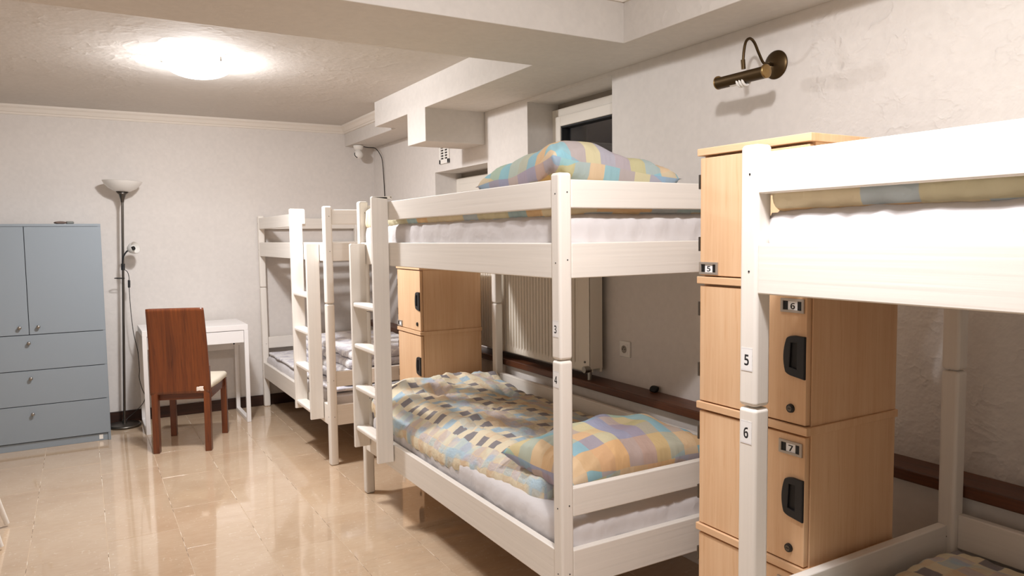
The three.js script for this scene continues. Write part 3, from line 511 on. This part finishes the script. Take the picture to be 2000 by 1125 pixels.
// ---------------------------------------------------------------- things on the window wall
{
  const za = -4.55, zb = -3.165, y0 = 0.745, y1 = 1.385, t = thing('radiator', 'cream ribbed panel radiator under the window behind the middle bed', 'radiator', [2.318, y0, zb]);
  const H = y1 - y0, L = zb - za, nz = 504, rows = [0, 0.008, 0.035, 0.055, H - 0.055, H - 0.035, H - 0.008, H], pos = [], uv = [], idx = [];
  for (let j = 0; j < rows.length; j++) for (let i = 0; i <= nz; i++) {
    const z = -L * i / nz, e = smooth(0.1, 0.115, -z) * smooth(0.1, 0.115, L + z), rib = smooth(0.55, 0.85, Math.abs(((-z / 0.0333) % 1) - 0.5) * 2) * e, ramp = smooth(0.03, 0.055, rows[j]) * smooth(0.03, 0.055, H - rows[j]);
    const x = 0.016 * rib * ramp + (j === 0 || j === rows.length - 1 ? 0.008 : 0); pos.push(x, rows[j], z); uv.push(z, rows[j]);
  }
  for (let j = 0; j < rows.length - 1; j++) for (let i = 0; i < nz; i++) { const o = j * (nz + 1) + i; idx.push(o, o + 1, o + nz + 1, o + 1, o + nz + 2, o + nz + 1); }
  const g = new THREE.BufferGeometry(); g.setAttribute('position', new THREE.Float32BufferAttribute(pos, 3)); g.setAttribute('uv', new THREE.Float32BufferAttribute(uv, 2)); g.setIndex(idx); g.computeVertexNormals();
  mesh('front_panel', g, M.radiator, t); mesh('back_panel', bb(0.07, 0.085, 0.0, H, -L, 0, 0.003, 1), M.radiator, t); mesh('water_panel', bb(0.0175, 0.026, 0.002, H - 0.002, -L + 0.001, -0.001, 0.003, 1), M.radiator, t);
  mesh('side_cover', bb(0.004, 0.085, 0.02, H + 0.004, -0.003, 0.002, 0.001, 1), M.radiator, t); mesh('side_cover', bb(0.004, 0.085, 0.02, H + 0.004, -L - 0.002, -L + 0.003, 0.001, 1), M.radiator, t);
  mesh('top_grille', bb(0.004, 0.085, H, H + 0.006, -L, 0, 0.001, 1), M.radiator, t);
  mesh('bleed_plug', cyl(0.006, 0.006, 0.006, 12).rotateZ(Math.PI / 2).translate(-0.002, 0.055, -0.04), M.darkSteel, t);
  mesh('valve', [cyl(0.018, 0.018, 0.035, 20).rotateZ(Math.PI / 2).translate(-0.012, 0.02, -0.012), cyl(0.012, 0.012, 0.05, 16).translate(0.01, -0.012, -0.012)], M.steel, t, 'metal radiator valve');
  mesh('bracket', [bb(0.085, 0.122, 0.08, 0.5, -0.2, -0.17, 0.001, 1), bb(0.085, 0.122, 0.08, 0.5, -L + 0.17, -L + 0.2, 0.001, 1)], M.darkSteel, t);
}
{
  const t = thing('wall_socket', 'white power socket on the wall behind the middle bed', 'socket', [XW, 0.885, -3.01]);
  mesh('cover_plate', bb(-0.01, 0, -0.042, 0.042, -0.042, 0.042, 0.004, 2), M.plastic, t);
  mesh('insert', bb(-0.0125, -0.009, -0.028, 0.028, -0.028, 0.028, 0.003, 2), M.plastic, t);
  mesh('well', lathe([[0.0001, 0.0], [0.018, 0.0], [0.0205, 0.0014], [0.0195, 0.002], [0.0001, 0.0006]], 28).rotateZ(Math.PI / 2).translate(-0.0126, 0, 0), S({ color: 0x9d968c, roughness: 0.6 }), t);
  for (const z of [-0.0095, 0.0095]) mesh('contact_hole', cyl(0.003, 0.003, 0.001, 10).rotateZ(Math.PI / 2).translate(-0.0146, 0, z), M.blacker, t);
  mesh('earth_pin', cyl(0.0026, 0.0026, 0.012, 10).rotateZ(Math.PI / 2).translate(-0.019, 0.011, 0), M.steel, t);
}
{
  const t = thing('vent_grille', 'small white vent grille high on the wall below the duct box', 'vent', [XW, 2.13, -5.18]), q = 0.085;
  mesh('frame', [bb(-0.012, 0, -q, -q + 0.034, -q, q, 0.002, 1), bb(-0.012, 0, q - 0.03, q, -q, q, 0.002, 1), bb(-0.012, 0, -q, q, -q, -q + 0.026, 0.002, 1), bb(-0.012, 0, -q, q, q - 0.026, q, 0.002, 1), bb(-0.011, 0, -q, q, -0.01, 0.01, 0.002, 1)], M.plastic, t);
  mesh('backing', bb(-0.003, -0.0005, -q + 0.01, q - 0.01, -q + 0.01, q - 0.01, 0), M.blacker, t);
  for (let k = 0; k < 5; k++) mesh('slat', bb(-0.009, -0.002, -q + 0.046 + k * 0.0205, -q + 0.055 + k * 0.0205, -q + 0.02, q - 0.02, 0.001, 1), M.plastic, t);
}
{
  const t = thing('wall_lamp', 'antique brass picture lamp on the wall above the lockers', 'wall lamp', [XW, 2.154, -2.062]);
  mesh('wall_plate', lathe([[0.0001, 0.022], [0.014, 0.021], [0.03, 0.016], [0.048, 0.009], [0.056, 0.004], [0.057, 0], [0.0001, 0]], 40).rotateZ(Math.PI / 2), M.bronze, t, 'round domed wall plate');
  mesh('arm', tube([[-0.01, 0, 0], [-0.05, -0.004, 0], [-0.075, 0.002, 0], [-0.1, 0.035, 0], [-0.125, 0.072, 0], [-0.15, 0.085, 0], [-0.172, 0.07, 0], [-0.183, 0.03, 0], [-0.188, -0.03, 0]], 0.0055, 70, 10), M.bronze, t);
  mesh('joint', cyl(0.0085, 0.0085, 0.036, 16).rotateZ(0.12).translate(-0.186, -0.018, 0), M.bronze, t);
  mesh('arm_collar', cyl(0.006, 0.008, 0.03, 14).rotateZ(-Math.PI / 2).translate(-0.03, -0.001, 0), M.bronze, t);
  const sh = group('tube_shade', t); sh.position.set(-0.19, -0.066, -0.005);
  const hood = new THREE.CylinderGeometry(0.026, 0.026, 0.245, 32, 1, true, Math.PI * 0.30, Math.PI * 1.4); hood.rotateX(Math.PI / 2); hood.rotateZ(Math.PI);
  const hm = M.bronze.clone(); hm.side = THREE.DoubleSide; mesh('hood', hood, hm, sh);
  for (const s of [-1, 1]) mesh('end_cap', lathe([[0.0001, 0.004], [0.008, 0.006], [0.012, 0.003], [0.022, 0.003], [0.0265, 0], [0.0265, -0.006], [0.0001, -0.006]], 32).rotateX(s * Math.PI / 2).translate(0, 0, s * 0.1225), M.brass, sh);
  mesh('bulb_holder', cyl(0.013, 0.013, 0.06, 16).rotateX(Math.PI / 2).translate(0, -0.012, -0.08), M.blacker, sh);
  mesh('bulb_base', cyl(0.014, 0.014, 0.036, 16).rotateX(Math.PI / 2).translate(0, -0.014, -0.035), M.plastic, sh);
  const sp = []; for (let k = 0; k <= 60; k++) { const a = k / 60 * Math.PI * 2 * 3.2; sp.push([0.017 * Math.cos(a), -0.018 + 0.017 * Math.sin(a), -0.014 + 0.045 * k / 60]); }
  mesh('spiral_bulb', tube(sp, 0.0052, 120, 8), M.plastic, sh, 'white spiral bulb, unlit');
}
{
  const t = thing('security_camera', 'small white dome camera under the soffit in the far corner', 'camera', [2.235, HS, -6.6]);
  mesh('base', lathe([[0.0001, 0], [0.046, 0], [0.046, -0.014], [0.036, -0.045], [0.0001, -0.05]], 32), M.plastic, t);
  const ball = mesh('ball', new THREE.SphereGeometry(0.042, 32, 20), M.plastic, t); ball.position.set(-0.002, -0.085, 0.004);
  { const q = []; for (let k = 0; k <= 12; k++) { const a = (160 + 95 * k / 12) * D2R, c = 0.0405 * 0.8 * Math.cos(a), d = 0.0405 * 0.8 * Math.sin(a), e = 0.0405 * 0.6; q.push([0.94 * c - 0.33 * e, d, 0.33 * c + 0.94 * e]); } mesh('lens_slot', tube(q, 0.0055, 24, 8), M.blacker, ball); }
  mesh('cable', tube([[0.04, -0.012, 0], [0.09, -0.02, 0.02], [0.14, -0.03, 0.06], [0.172, -0.09, 0.1], [0.188, -0.16, 0.11], [0.196, -0.4, 0.12], [0.198, -0.8, 0.13], [0.199, -1.2, 0.14], [0.199, -1.6, 0.14]], 0.004, 90, 6), M.cable, t, 'thin dark cable down the wall');
}
single('cable_clip', softBox(0.03, 0.03, 0.05, 0.013, 0.008, (p) => { p.x += 0.4 * p.y; }), M.blacker, 'small black cable clip on the wooden ledge by the wall', 'clip', [2.415, 0.7195, -2.76]);

// a white stool whose foot just enters the picture at the lower left
{
  const t = thing('stool', 'white stool leg just entering at the left edge', 'stool', [-0.62, 0, -4.42]);
  mesh('seat', bb(-0.16, 0.16, 0.43, 0.455, -0.16, 0.16, 0.01, 3), M.white, t);
  for (const [x, z] of [[1, 1], [1, -1], [-1, 1], [-1, -1]]) mesh('leg', new THREE.CylinderGeometry(0.017, 0.012, 0.435, 14).translate(0, -0.2175, 0).rotateZ(x * 0.24).rotateX(-z * 0.12).translate(x * 0.115, 0.4345, z * 0.12), M.white, t);
}
shade(scene);
renderer.render(scene, camera);
